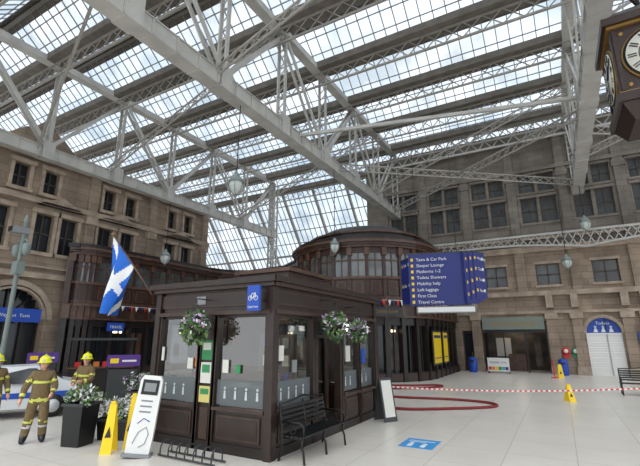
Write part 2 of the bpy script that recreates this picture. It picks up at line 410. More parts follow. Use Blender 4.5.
for i in range(n_-1):
    a=V(path[i]); b_=V(path[i+1]); d=(b_-a); Ln=d.length; d.normalize(); nn=V((d.y,-d.x))
    tb.M=T(a.x,a.y,0,math.degrees(math.atan2(d.y,d.x)))
    tb.b(-.12,.12,-.12,.25,0,3.3,WOODD); tb.b(-.09,.09,-.05,.25,4.1,7.05,WOOD); tb.b(-.15,.15,-.2,.2,3.3,4.1,WOODL); tb.b(-.14,.14,-.14,.2,6.6,7.05,WOODL)
    if Ln>.5:
        tb.b(.2,Ln-.2,-.05,.1,4.45,5.2,WOODL); tb.b(.28,Ln-.28,-.07,.1,4.52,5.12,WOOD)
        tb.b(Ln/2-.025,Ln/2+.025,-.01,.2,5.4,6.8,WOODL)
        tb.b(Ln/2-.03,Ln/2+.03,.05,.25,.45,2.9,WOODD)
        tb.b(.15,Ln-.15,-.08,.1,.08,.38,WOOD)
        if i%3==1: tb.b(.2,Ln-.2,.17,.2,.6,2.5,random.choice([INTER,INTER,WOODL,NAVY]))
        if i%4==2: tb.b(.35,Ln-.35,.18,.2,2.5,2.62,WARM)
tb.M=Matrix.Identity(4)
cap=[(p[0],p[1],7.5) for p in path]+[(-6.3,30.5,7.5),(-24.5,30.5,7.5)]
tb.add(cap,[tuple(range(len(cap)))],DGREY)
pa=[(-24,29.5),(-20,29)]+[(-10.5+3.6*math.cos(math.radians(180+180*i/12)),24.6+3.6*math.sin(math.radians(180+180*i/12))) for i in range(13)]+[(-7.0,30.4)]
S(pa,-.3,0,7.5,8.15,WOODD); S(pa,-.3,.15,8.15,8.27,WOODL)
tb.lathe((-10.5,24.6,0),[(3.5,8.2),(3.3,8.4),(2.6,8.8),(1.4,9.1),(.1,9.2)],DGREY,32)
tb.make()
s=MB('timetable_poster'); s.M=T(-6.12,0,0,90)
for a,b_ in ((23.2,24.9),(25.4,26.5)): s.b(a,b_,-.06,0,.75,2.6,DGREY); s.b(a+.06,b_-.06,-.08,-.06,.85,2.5,YEL); s.b(a+.15,b_-.15,-.085,-.08,1.1,1.15,NAVY); s.b(a+.15,b_-.15,-.085,-.08,2.2,2.35,NAVY)
s.make()
def signboard(name,x,y,z,deg,w_,h_,m,txt,ts,tm=WHITE):
    s=MB(name); s.M=T(x,y,z,deg); s.b(-w_/2,w_/2,-.04,.04,0,h_,m); s.text(txt,ts,(0,-.05,h_/2-ts*.35),tm,'CENTER'); return s
signboard('shop_sign',-23.6,16.2,2.6,90,1.1,.5,BLUE,'TRAVEL',.24).make()
signboard('shop_sign',-23.6,19.8,3.3,90,2.2,.45,DGREY,'SANDWICHES',.28,GOLD).make()
signboard('shop_sign',-12.3,19.95,3.3,-23,2.0,.45,NAVY,'First Class',.28).make()
signboard('shop_sign',-7.75,20.65,3.3,40,1.8,.45,DGREY,'COFFEE SHOP',.2,GOLD).make()
bt=MB('bunting')
cols=[TRED,WHITE,NAVY]
for rng_ in (range(6,13),range(30,46)):
    for i in rng_:
        if i+1>=len(path): break
        a=V(path[i]);b_=V(path[i+1]); d=(b_-a).normalized(); nn=V((d.y,-d.x))*.38
        for k in range(4):
            p=a.lerp(b_,k/4)+nn; q=a.lerp(b_,(k+.7)/4)+nn; c=(p+q)/2
            bt.add([(p.x,p.y,4.12),(q.x,q.y,4.12),(c.x,c.y,3.82)],[(0,1,2)],cols[(k+i)%3])
        bt.beam((a.x+nn.x,a.y+nn.y,4.13),(b_.x+nn.x,b_.y+nn.y,4.13),.02,.02,WHITE)
bt.make()

# ---------------------------------------------------------------- roof
X0,X1,Y0,Y1=-50,16,-6,34; ZV,ZR=17.2,18.9; P=4.0
rg=MB('roof_glazing')
gb=MB('roof_glazing_bars')
y=Y0
while y<Y1:
    rg.add([(X0,y,ZV),(X1,y,ZV),(X1,y+P/2,ZR),(X0,y+P/2,ZR)],[(0,1,2,3)],RGLASS)
    rg.add([(X0,y+P/2,ZR),(X1,y+P/2,ZR),(X1,y+P,ZV),(X0,y+P,ZV)],[(0,1,2,3)],RGLASS)
    x=X0
    while x<X1:
        gb.beam((x,y,ZV-.03),(x,y+P/2,ZR-.03),.042,.055,BAR); gb.beam((x,y+P/2,ZR-.03),(x,y+P,ZV-.03),.042,.055,BAR); x+=.62
    for t in (.35,.68):
        gb.beam((X0,y+P/2*t,ZV+(ZR-ZV)*t-.06),(X1,y+P/2*t,ZV+(ZR-ZV)*t-.06),.04,.05,BAR)
        gb.beam((X0,y+P-P/2*t,ZV+(ZR-ZV)*t-.06),(X1,y+P-P/2*t,ZV+(ZR-ZV)*t-.06),.04,.05,BAR)
    y+=P
HX1=-12.9
rg.add([(X0,34,17.2),(HX1,34,17.2),(HX1,43,5.5),(X0,43,5.5)],[(0,1,2,3)],RGLASS)
rg.add([(X0,43,0),(HX1,43,0),(HX1,43,5.5),(X0,43,5.5)],[(0,1,2,3)],RGLASS)
rg.add([(X0,22,0),(X0,43,0),(X0,34,ZR),(X0,22,ZR)],[(0,1,2,3)],RGLASS)
rg.make()
x=X0; i=0
while x<HX1+.1:
    big=(i%6==0); w_=.2 if big else .06
    gb.beam((x,33.95,17.15),(x,42.95,5.45),w_,.3 if big else .08,LATT if big else BAR); gb.beam((x,42.95,0),(x,42.95,5.5),w_,.1,BAR); x+=.62; i+=1
for j in range(11):
    t=j/10; gb.beam((X0,33.9+9*t,17.1-11.7*t),(HX1,33.9+9*t,17.1-11.7*t),.2 if j%5==0 else .07,.2 if j%5==0 else .08,LATT if j%5==0 else BAR)
gb.make()
rf=MB('roof_valley_purlins')
gx=[-48.2,-35.6,-23,-10.4,2.2,14.8]
y=Y0
while y<=Y1:
    rf.b(X0,X1,y-.45,y+.45,ZV-.1,ZV+.3,GUTTER)
    if y<Y1:
        rf.add([(X0,y+P/2-.4,ZR-.36),(X1,y+P/2-.4,ZR-.36),(X1,y+P/2,ZR-.02),(X0,y+P/2,ZR-.02),(X0,y+P/2+.4,ZR-.36),(X1,y+P/2+.4,ZR-.36)],[(0,1,2,3),(3,2,5,4)],GUTTER)
        rf.b(X0,X1,y+P/2-.1,y+P/2+.1,ZR-.3,ZR-.05,STEELD)
    for a,b_ in zip(gx[:-1],gx[1:]):
        rf.lattice((a,y,ZV-.12),(b_,y,ZV-.12),.85,.9,LATT,.1,.042)
    y+=P
rf.make()
def girder(X,ya,yb,zb=11.6,zt=17.4,big=.62):
    g=MB('roof_truss_girder')
    g.b(X-big/2,X+big/2,ya,yb,zb-.04,zb,STEEL); g.b(X-big/2,X+big/2,ya,yb,zb+.56,zb+.6,STEEL)
    g.b(X-big/2+.06,X-big/2+.1,ya,yb,zb,zb+.56,STEEL); g.b(X+big/2-.1,X+big/2-.06,ya,yb,zb,zb+.56,STEEL)
    g.b(X-.25,X+.25,ya,yb,zt-.36,zt,STEEL)
    p=4.0; n=int(round((yb-ya)/p)); p=(yb-ya)/n
    for i in range(n+1):
        y=ya+i*p
        for sx in (-.2,.2): g.beam((X+sx,y,zb+.55),(X+sx,y,zt-.3),.08,.17,STEEL)
        zz=zb+.9
        while zz<zt-.6:
            g.beam((X-.2,y,zz),(X+.2,y,zz+.35),.03,.05,STEEL); zz+=.45
        g.b(X-big/2-.04,X+big/2+.04,y-.3,y+.3,zb-.07,zb+.9,STEEL)
        if i<n:
            a,b_=(zb+.55,zt-.3) if i%2==0 else (zt-.3,zb+.55)
            for sx in (-.16,.16): g.beam((X+sx,y,a),(X+sx,y+p,b_),.08,.18,STEEL)
    y=ya
    while y<yb: g.b(X-big/2,X+big/2,y-.03,y+.03,zb-.06,zb+.62,STEEL); y+=1.0
    return g.make()
girder(-35.6,18,34); girder(-23,-6,31,big=.5); girder(-10.4,-6,30.9); girder(2.2,-6,30.9); girder(14.8,-6,30.9)
cl=MB('roof_column')
for X,y in ((-23,31.2),(-35.6,33),):
    for sx in (-.3,.3):
        for sy in (-.25,.25): cl.beam((X+sx,y+sy,0),(X+sx,y+sy,17.0),.12,.12,STEEL)
    z=.5
    while z<16.3:
        for sx in(-.3,.3):
            cl.beam((X+sx,y-.25,z),(X+sx,y+.25,z+.6),.04,.04,STEEL)
        cl.beam((X-.3,y-.25,z),(X+.3,y-.25,z+.6),.04,.05,STEEL); cl.beam((X+.3,y-.25,z),(X-.3,y-.25,z+.6),.04,.05,STEEL); z+=.6
cl.make()
sb=MB('roof_sway_bracing')
def lat2(a,b,m=LATT): sb.lattice(a,b,.4,.6,m,.07,.035)
for ya in (2,14,26):
    for a,b_ in ((-23,-10.4),(-10.4,2.2),(2.2,14.8)):
        if ya==14 and a==-10.4: continue
        lat2((a,ya,12.4),(b_,ya+0,17.0))
lat2((2.2,20,12.2),(-10.4,30,12.2)); lat2((-10.4,20,12.2),(2.2,30,12.2)); lat2((2.2,22,12.2),(14.8,30,12.2))
lat2((-10.4,6,17),(-23,10,12.3)); lat2((-10.4,10,12.3),(2.2,10,16.8))
sb.make()

# ---------------------------------------------------------------- pendant lamps
def pendant(x,y,z,top,k=1.0):
    p=MB('pendant_lamp'); p.M=T(x,y,z)
    p.cyl((0,0,.45*k),(0,0,top-z),.02,.02,BLACK,6)
    p.lathe((0,0,0),[(.02,.62*k),(.08,.55*k),(.1,.45*k),(.26*k,.3*k),(.3*k,.22*k),(.3*k,.16*k)],PALEG,16)
    p.lathe((0,0,0),[(.27*k,.16*k),(.29*k,0),(.24*k,-.18*k),(.12*k,-.32*k),(.04*k,-.36*k)],LGL,16)
    p.lathe((0,0,0),[(.05,-.35*k),(.06,-.4*k),(.01,-.48*k)],PALEG,10)
    for i in range(6):
        a=i*math.pi/3; c,s_=math.cos(a),math.sin(a)
        p.tube([(c*.3*k,s_*.3*k,.18*k),(c*.31*k,s_*.31*k,0),(c*.26*k,s_*.26*k,-.18*k),(c*.05*k,s_*.05*k,-.37*k)],.013,PALEG,5)
    p.make()
pendant(-10.4,11.6,8.0,11.6,1.0); pendant(-10.1,19.4,7.0,11.6,.85); pendant(-23,18.9,7.5,11.6,1.1)
pendant(2.2,29.4,9.0,11.6,1.0); pendant(.9,28.6,6.6,12,.9)

# ---------------------------------------------------------------- station clock
c=MB('hanging_station_clock')
KM=T(2.85,11.95,8.75)@Matrix.Scale(.88,4)@Matrix.Translation((0,0,-8.75))
c.M=KM
Wd=.95
c.b(-Wd,Wd,-Wd,Wd,7.75,9.75,BROWNP)
c.b(-Wd-.1,Wd+.1,-Wd-.1,Wd+.1,9.74,9.82,GOLD); c.b(-Wd-.2,Wd+.2,-Wd-.2,Wd+.2,9.82,10.05,BROWNP)
c.b(-Wd-.08,Wd+.08,-Wd-.08,Wd+.08,7.71,7.76,GOLD); c.b(-Wd-.14,Wd+.14,-Wd-.14,Wd+.14,7.45,7.71,BROWNP)
def frus(r0,z0,r1,z1,m): c.add([(-r0,-r0,z0),(r0,-r0,z0),(r0,r0,z0),(-r0,r0,z0),(-r1,-r1,z1),(r1,-r1,z1),(r1,r1,z1),(-r1,r1,z1)],[(0,3,2,1),(4,5,6,7),(0,1,5,4),(1,2,6,5),(2,3,7,6),(3,0,4,7)],m)
frus(.75,7.0,1.0,7.45,BROWNP); frus(.3,6.85,.72,7.0,BROWNP); frus(1.1,10.05,.5,10.6,BROWNP); frus(.5,10.6,.1,10.9,BROWNP)
for i in range(4):
    c.M=KM@Matrix.Rotation(i*math.pi/2,4,'Z')
    c.tube([(0,-Wd,8.75),(0,-Wd-.06,8.75)],[.84,.84],GOLD,36); c.tube([(0,-Wd-.06,8.75),(0,-Wd-.08,8.75)],[.8,.8],BLACK,36); c.tube([(0,-Wd-.08,8.75),(0,-Wd-.083,8.75)],[.74,.74],CREAM,36)
    c.tube([(0,-Wd-.083,8.75),(0,-Wd-.086,8.75)],[.46,.46],DGREY,32); c.tube([(0,-Wd-.086,8.75),(0,-Wd-.09,8.75)],[.43,.43],CREAM,32)
    for k in range(12):
        a=k*math.pi/6; dx,dz=math.sin(a),math.cos(a)
        for off in (-.035,.035):
            c.beam((dx*.5+dz*off,-Wd-.09,8.75+dz*.5-dx*off),(dx*.7+dz*off,-Wd-.09,8.75+dz*.7-dx*off),.035,.02,BLACK)
    c.beam((0,-Wd-.11,8.75),(.38,-Wd-.11,9.0),.07,.02,BLACK); c.beam((0,-Wd-.12,8.75),(-.15,-Wd-.12,8.1),.05,.02,BLACK)
    for sx in (-1,1):
        c.b(sx*.9-.05,sx*.9+.05,-Wd-.05,-Wd,7.8,9.7,BROWNP)
        for zz in (7.95,9.55): c.ell((sx*.74,-Wd,zz),(.07,.05,.07),GOLD,8,6)
c.M=Matrix.Identity(4)
c.cyl((2.85,11.95,10.5),(2.85,11.95,17.2),.06,.06,BLACK,8); c.cyl((2.2,11.95,12.2),(2.85,11.95,10.7),.05,.05,BLACK,8)
c.make()

# ---------------------------------------------------------------- kiosk
kx0,kx1,ky0,ky1=-8.25,-4.95,6.8,12.0
k=MB('information_kiosk')
k.b(kx0+.05,kx1-.05,ky0+.05,ky1-.05,0,.06,DGREY)
def face(M,L_,bays,door=None):
    k.M=M
    k.b(0,L_,-.04,.12,0,.18,WOODD)
    k.b(0,L_,0,.12,2.68,3.42,KW)
    k.b(0,L_,-.1,0,2.68,2.76,KWL); k.b(0,L_,-.03,0,2.86,3.16,KWL); k.b(.08,L_-.08,-.04,0,2.9,3.12,KW)
    k.b(-.12,L_+.12,-.16,.1,3.22,3.3,KWL); k.b(-.2,L_+.2,-.24,.1,3.3,3.42,KW)
    for a,b_,kind in bays:
        k.b(a-.09,a,-.05,.12,0,2.68,KW); k.b(b_,b_+.09,-.05,.12,0,2.68,KW)
        if kind=='win':
            k.b(a,b_,0,.1,0,.8,KW); k.b(a+.08,b_-.08,-.03,0,.25,.7,KWL); k.b(a+.13,b_-.13,-.04,0,.3,.65,KW)
            k.b(a-.03,b_+.03,-.08,.05,.78,.84,KWL)
            k.add([(a,.045,.84),(b_,.045,.84),(b_,.045,2.68),(a,.045,2.68)],[(0,1,2,3)],KGLASS); k.b(a,b_,.02,.08,2.62,2.68,KW)
            k.add([(a,.035,.88),(b_,.035,.88),(b_,.035,1.36),(a,.035,1.36)],[(0,1,2,3)],FROST)
            m_=(a+b_)/2
            if b_-a>1.5: k.b(m_-.012,m_+.012,.01,.06,.84,2.68,KW)
            u=a+.22
            while u<b_-.15:
                k.disc((u,.028,1.2),.03,.003,ICON,10); k.add([(u-.03,.026,1.0),(u+.03,.026,1.0),(u+.022,.026,1.16),(u-.022,.026,1.16)],[(0,1,2,3)],ICON); u+=.28
        elif kind=='door':
            k.b(a,b_,.3,.34,0,.5,KW); k.add([(a,.31,.5),(b_,.31,.5),(b_,.31,2.2),(a,.31,2.2)],[(0,1,2,3)],KGLASS); k.b(a,b_,.0,.12,2.2,2.68,KW); k.b(a+.05,b_-.05,-.02,0,2.27,2.6,DGL)
            for u in (a,b_-.08,(a+b_)/2-.04): k.b(u,u+.08,.28,.36,0,2.2,KWL)
        else:
            k.b(a,b_,0,.1,0,2.68,KW); k.b(a+.05,b_-.05,-.02,0,.2,.8,KWL)
Wf=kx1-kx0; Ls=ky1-ky0
face(T(kx0,ky0),Wf,[(.14,1.34,'win'),(1.45,1.78,'panel'),(1.9,3.16,'win')])
face(T(kx1,ky0,0,90),Ls,[(.16,1.52,'win'),(1.72,2.86,'door'),(3.08,4.0,'win'),(4.12,5.05,'win')])
face(T(kx1,ky1,0,180),Wf,[(.14,1.5,'win'),(1.7,3.16,'win')])
face(T(kx0,ky1,0,270),Ls,[(.16,1.52,'win'),(1.72,2.86,'panel'),(3.08,5.05,'win')])
k.M=Matrix.Identity(4)
for x,y in ((kx0,ky0),(kx1,ky0),(kx0,ky1),(kx1,ky1)):
    k.b(x-.08,x+.08,y-.08,y+.08,0,3.3,KW)
k.b(kx0,kx1,ky0,ky1,3.36,3.46,DGREY)
k.b(-7.4,-5.8,8.6,10.4,3.46,3.85,WOOD); k.b(-7.5,-5.7,8.5,10.5,3.85,3.95,WOODL)
k.b(kx0+.12,kx1-.12,ky0+.12,ky1-.12,2.95,3.0,GREY)
k.b(-7.9,-5.9,8.1,8.6,0,1.05,WOODL); k.b(-7.9,-5.9,8.05,8.65,1.05,1.1,WHITE)
k.b(-7.6,-7.1,8.2,8.3,1.1,1.5,BLACK); k.b(-6.6,-6.2,8.2,8.3,1.1,1.45,BLACK)
k.b(-8.0,-6.8,10.4,10.6,0,2.3,INTER)
for zz in (.9,1.4,1.9):
    for j,xx in enumerate((-7.85,-7.5,-7.15)): k.b(xx,xx+.22,10.34,10.4,zz,zz+.3,(PAPER,GREY,PAPER,BLUE)[(j+int(zz*10))%4])
k.b(-7.6,-7,9,9.3,2.9,2.94,WARM); k.b(-6.3,-5.7,9,9.3,2.9,2.94,WARM)
k.M=T(kx0,ky0)
def poster(a,b_,z0,z1,m,m2=None):
    k.b(a,b_,-.035,-.022,z0,z1,m)
    if m2: k.b(a+.04,b_-.04,-.04,-.035,(z0+z1)/2,z1-.05,m2)
poster(1.47,1.77,1.75,2.15,GREEN,PAPER); poster(1.47,1.77,1.28,1.7,PAPER,GREEN); poster(1.46,1.77,.9,1.22,mat('poster_cream',(206,192,116),.6),GREEN)
k.b(1.02,1.18,0.0,.02,1.55,1.78,PAPER); k.b(2.05,2.2,0,.02,1.5,1.76,PAPER)
k.b(1.25,1.31,0,.02,1.6,1.8,ORANGE); k.b(2.4,2.52,0,.02,1.5,1.66,GREEN); k.b(.17,.24,0,.02,1.7,2.0,PAPER)
k.b(1.22,1.5,-.06,-.01,2.92,3.1,GREY)
k.M=T(kx1,ky0,0,90); k.b(.25,.42,0,.02,1.75,2.05,PAPER); k.b(.75,.92,0,.02,1.5,1.75,GREY); k.b(3.3,3.55,0,.02,1.6,2.0,PAPER); k.b(4.3,4.55,0,.02,1.5,1.9,BLUE)
k.M=Matrix.Identity(4)
k.make()
s=MB('cycle_point_sign'); s.M=T(-5.2,6.5,2.72,0)
s.b(-.15,.15,-.03,.03,0,.5,BLUE); s.text('Cycle Point',.055,(0,-.035,.06),WHITE,'CENTER')
for x in (-.07,.07):
    s.tube([(x+.045*math.cos(a*math.pi/6),-.035,.25+.045*math.sin(a*math.pi/6)) for a in range(12)],.006,WHITE,5,True)
for p,q in (((-.07,.25),(-.02,.34)),((-.02,.34),(.05,.34)),((.07,.25),(.05,.36)),((0,.25),(.05,.34)),((0,.25),(-.07,.25))): s.beam((p[0],-.035,p[1]),(q[0],-.035,q[1]),.012,.012,WHITE)
s.b(-.03,.03,.03,.2,.2,.24,BLACK); s.make()

# flag
A=V((-8.36,6.6,3.2)); B=V((-9.75,6.3,4.8))
fl=MB('saltire_flag'); fl.tube([A,B],[.022,.016],WOODL,8); fl.ell(tuple(B),(.04,.04,.04),GOLD,8,6)
nu,nv=36,54; dn=(A-B).normalized(); vs=[]
for i in range(nu+1):
    for j in range(nv+1):
        u=i/nu; v_=j/nv
        p=B+dn*(.06+1.1*u*(1-.35*v_))+V((-.12*v_+.06*math.sin(7*u+5*v_)*v_,.15*math.sin(9*u+2*v_)*(.25+v_),-1.95*v_+.45*u*v_))
        vs.append(p)
fa=[];fb=[]
for i in range(nu):
    for j in range(nv):
        u=(i+.5)/nu; v_=(j+.5)/nv; q=(i*(nv+1)+j,(i+1)*(nv+1)+j,(i+1)*(nv+1)+j+1,i*(nv+1)+j+1)
        (fa if min(abs(u-v_),abs(u-(1-v_)))<.1 else fb).append(q)
fl.add(vs,fa,WHITE,True); fl.add(vs,fb,mat('flag_blue',(20,96,190),.7),True); fl.make()

# hanging baskets
def foliage(mb,c,r,n,ms,size=.06,squash=1):
    for i in range(n):
        d=V((random.gauss(0,1),random.gauss(0,1),random.gauss(0,1))).normalized()*(random.random()**.4)
        p=V(c)+V((d.x*r,d.y*r,d.z*r*squash)); a=V((random.gauss(0,1),random.gauss(0,1),random.gauss(0,1))).normalized(); b_=a.orthogonal().normalized()
        s_=size*random.uniform(.6,1.3)
        mb.add([p-a*s_,p+b_*s_*.45,p+a*s_,p-b_*s_*.45],[(0,1,2,3)],random.choice(ms))
def basket(x,y,z,r,ax,ay):
    h=MB('hanging_flower_basket'); h.M=T(x,y,z)
    h.lathe((0,0,0),[(.03,-r*.8),(r*.5,-r*.6),(r*.7,-r*.1),(r*.72,0)],WOODD,14)
    foliage(h,(0,0,0),r,420,[LEAF,LEAF,LEAF,LEAF2,FLW,FLP],.06)
    foliage(h,(0,0,-r*.5),r*.8,160,[LEAF,LEAF2],.07)
    for a in (0,2.1,4.2): h.tube([(math.cos(a)*r*.65,math.sin(a)*r*.65,0),(0,0,.5)],.006,BLACK,5)
    h.tube([(0,0,.5),(0,0,.56),(ax,ay,.56)],.012,BLACK,6); h.make()
basket(-6.64,6.38,2.45,.33,0,.4); basket(-4.52,8.66,2.52,.31,-.4,0); basket(-4.55,10.0,2.42,.28,-.38,0)

# bench
def bench(name,x,y,deg,Ln=1.85,m=BLACK):
    b=MB(name); b.M=T(x,y,0,deg)
    for i in range(5): b.b(0,Ln,-.27+i*.1,-.27+i*.1+.075,.43,.46,m)
    for i in range(5): b.b(.03,Ln-.03,.2+i*.014,.225+i*.014,.53+i*.085,.59+i*.085,m)
    for xx in (.05,Ln/2,Ln-.05):
        b.tube([(xx,-.28,0),(xx,-.26,.2),(xx,-.22,.3),(xx,-.24,.44)],.022,m,8); b.tube([(xx,.28,0),(xx,.22,.2),(xx,.2,.45),(xx,.28,.98)],.022,m,8)
        b.tube([(xx,-.26,.41),(xx,.2,.41)],.018,m,6)
    for xx in (.05,Ln-.05):
        b.tube([(xx,-.25,.44),(xx,-.26,.62),(xx,-.18,.68),(xx,.23,.68)],.022,m,8)
        b.tube([(xx+.0,-.02+.07*math.cos(a),.55+.07*math.sin(a)) for a in [i*math.pi/5 for i in range(10)]],.01,m,5,True)
    b.tube([(.05,.28,.98),(Ln*.3,.28,1.0),(Ln*.5,.28,1.06),(Ln*.7,.28,1.0),(Ln-.05,.28,.98)],.02,m,8)
    b.make()
bench('park_bench',-4.52,6.85,90,1.75,mat('bench_black',(12,12,13),.4))
bench('park_bench',1.85,21.2,0,1.9)

# A-board
a=MB('a_board'); a.M=T(-4.45,11.5,0,60)
for s_ in (-1,1):
    a.add([(-.22,s_*.24,0),(.22,s_*.24,0),(.22,s_*.02,1.12),(-.22,s_*.02,1.12),(-.22,s_*.22,0),(.22,s_*.22,0),(.22,-s_*.01,1.12),(-.22,-s_*.01,1.12)],[(0,1,2,3),(7,6,5,4),(0,4,5,1),(1,5,6,2),(2,6,7,3),(3,7,4,0)],DGREY)
    a.add([(-.17,s_*.222,.12),(.17,s_*.222,.12),(.17,s_*.045,1.05),(-.17,s_*.045,1.05)],[(0,1,2,3)],PAPER)
a.make()

# departures sign cluster
s=MB('hanging_direction_sign')
def panel(M,w_,z0,z1,rows,ts=.18):
    s.M=M; s.b(-w_/2,w_/2,-.06,.06,z0,z1,NAVY); s.b(-w_/2-.03,w_/2+.03,-.07,.07,z1,z1+.05,DGREY)
    n=len(rows)
    for i,t in enumerate(rows):
        z=z1-.3-i*(z1-z0-.12)/n
        s.b(-w_/2+.1,-w_/2+.2,-.065,-.06,z,z+.12,YEL); s.text(t,ts,(-w_/2+.32,-.065,z),WHITE); s.b(w_/2-.25,w_/2-.14,-.065,-.06,z,z+.12,WHITE)
base=T(-4.1,17.2,0,14)
panel(base,2.4,3.5,5.65,['Taxis & Car Park','Sleeper Lounge','Platforms 1-2','Toilets Showers','Mobility help','Left luggage','First Class','Travel Centre'])
for i in range(3): panel(base@T(1.25+.2*i,.2+.25*i,0,55),.9,3.55+.12*i,5.6+.06*i,['Way out','Taxis','Trains','Buses'])
panel(base@T(-1.3,.4,0,-62),1.0,3.6,5.5,['Exit','Bus'])
s.M=base; s.b(-.95,1.35,-.1,.1,3.18,3.45,GREY); s.b(-.9,1.3,-.11,-.1,3.22,3.41,WHITE)
for x in (-.8,.8): s.cyl((x,.15,5.5),(x,.15,12.0),.012,.012,BLACK,6)
s.b(-6.3,6.3,.05,.2,12,12.15,STEEL)
s.make()

# floor sticker
s=MB('floor_sticker'); s.M=T(-2.9,9.45)
s.b(-.36,.36,-.4,.4,0,.006,mat('sticker_blue',(60,146,208),.4)); s.b(-.28,.28,.2,.23,.006,.008,WHITE); s.b(-.28,.1,.1,.13,.006,.008,WHITE)
for x in (-.16,.12): s.lathe((x,-.02,0),[(.05,.006),(.05,.008)],WHITE,12); s.b(x-.05,x+.05,-.3,-.1,.006,.008,WHITE)
s.make()

# fire hose
def spl(pts,n=8):
    out=[];P_=[V((p[0],p[1],.045)) for p in pts]
    for i in range(len(P_)-1):
        p0=P_[max(i-1,0)];p1=P_[i];p2=P_[i+1];p3=P_[min(i+2,len(P_)-1)]
        for j in range(n):
            t=j/n; out.append(.5*((2*p1)+(-p0+p2)*t+(2*p0-5*p1+4*p2-p3)*t*t+(-p0+3*p1-3*p2+p3)*t**3))
    out.append(P_[-1]); return out
h=MB('fire_hose')
h.tube(spl([(-8.6,19.4),(-7.6,19.4),(-6.4,19.9),(-5.4,20.6),(-5.0,20.2),(-5.6,19.2),(-6.8,18.2),(-7.4,17.2),(-7.2,16.2),(-6.6,15.8),(-5.2,15.9),(-3.8,16.2),(-2.6,16.1),(-2.1,15.6),(-2.3,15.0),(-3.2,14.2),(-4.4,13.4),(-5.4,13.4),(-6.4,13.7),(-7.6,13.9),(-9.5,13.5)]),.042,RED,8); h.make()

# barrier tape
t=MB('barrier_tape'); a=V((-4.8,12.25,.8)); b_=V((2.4,14.9,.92)); N=110
for i in range(N):
    p=a.lerp(b_,i/N); q=a.lerp(b_,(i+1)/N); s0=-.12*4*(i/N)*(1-i/N); s1=-.12*4*((i+1)/N)*(1-(i+1)/N)
    t.add([(p.x,p.y,p.z+s0-.02),(q.x,q.y,q.z+s1-.02),(q.x,q.y,q.z+s1+.02),(p.x,p.y,p.z+s0+.02)],[(0,1,2,3)],TRED if i%2 else WHITE)
t.make()
for x,y in ((2.45,14.92),(-4.85,12.25)):
    p=MB('barrier_post'); p.lathe((x,y,0),[(.18,0),(.18,.03),(.04,.06),(.035,.9),(.05,.91),(.05,.97)],DGREY,16); p.make()

# wet floor signs
def wet(x,y,h,deg=0,wd=.3):
    w_=MB('wet_floor_sign'); w_.M=T(x,y,0,deg)
    for s_ in (-1,1):
        w_.add([(-wd/2,s_*.18,0),(wd/2,s_*.18,0),(wd*.3,s_*.02,h),(-wd*.3,s_*.02,h),(-wd/2,s_*.16,0),(wd/2,s_*.16,0),(wd*.3,0,h),(-wd*.3,0,h)],[(0,1,2,3),(7,6,5,4),(0,4,5,1),(1,5,6,2),(2,6,7,3),(3,7,4,0)],YEL)
        w_.add([(0,s_*.102,h*.55),(.06,s_*.14,h*.33),(-.06,s_*.14,h*.33)],[(0,1,2)],BLACK)
    w_.b(-wd*.2,wd*.2,-.03,.03,h-.01,h+.05,YEL); w_.make()
wet(-.24,28.2,.7,10,.3); wet(.03,18.0,.55,30,.24); wet(-8.08,5.72,.9,35,.22); wet(-8.08,6.2,1.0,38,.2)
p=MB('barrier_post'); p.lathe((-.55,27.9,0),[(.2,0),(.2,.03),(.03,.06),(.03,.95),(.05,1.0)],TRED,12); p.make()

# bins, banner
for x in (-.05,-5.3):
    b=MB('litter_bin'); b.M=T(x,30.1)@Matrix.Scale(.85,4); b.lathe((0,0,0),[(.28,0),(.3,.05),(.32,.85),(.3,.9),(.3,1.0),(.2,1.12),(.02,1.15)],BLUE,20); b.b(-.15,.15,-.34,-.3,.78,.9,BLACK); b.make()
b=MB('welcome_banner'); b.M=T(-3.7,29.9); b.b(-.65,.65,-.03,.03,.12,.95,WHITE)
for i,m_ in enumerate((TRED,ORANGE,YEL,GREEN,TURQ,PURP)): b.b(-.6+.2*i,-.6+.2*i+.18,-.035,-.03,.2,.4,m_)
b.text('THANK YOU',.18,(0,-.035,.6),NAVY,'CENTER')
for sx in (-.6,.6): b.b(sx-.03,sx+.03,-.25,.25,0,.04,BLACK); b.b(sx-.02,sx+.02,-.02,.02,0,.15,BLACK)
b.make()

# white leaning info totem
t=MB('sanitiser_totem'); t.M=T(-7.33,5.8,.03,38)@Matrix.Rotation(math.radians(6),4,'Y')@Matrix.Rotation(math.radians(-4),4,'X')
prof=[(-.22,0),(.22,0),(.235,.3),(.21,1.35),(.16,1.44),(-.16,1.44),(-.21,1.35),(-.235,.3)]
vs=[(x,-.06,z) for x,z in prof]+[(x,.06,z) for x,z in prof]
t.add(vs,[tuple(range(8)),tuple(range(15,7,-1))]+[(i,i+8,(i+1)%8+8,(i+1)%8) for i in range(8)],WHITE)
t.b(-.16,.16,-.07,-.06,1.08,1.36,BLACK); t.b(-.11,.11,-.075,-.07,1.14,1.3,GREY)
for z_ in (.95,.85,.75): t.b(-.12,.1,-.066,-.06,z_,z_+.03,GREY)
t.tube([(-.12,-.066,.2),(-.05,-.066,.4),(.08,-.066,.5),(.14,-.066,.38),(.1,-.066,.2),(0,-.066,.14)],.008,GREY,5)
t.tube([(-.1,-.066,.55),(.0,-.066,.65),(.12,-.066,.6)],.008,BLUE,5)
t.b(-.26,.26,-.18,.18,-.02,.03,GREY)
t.make()

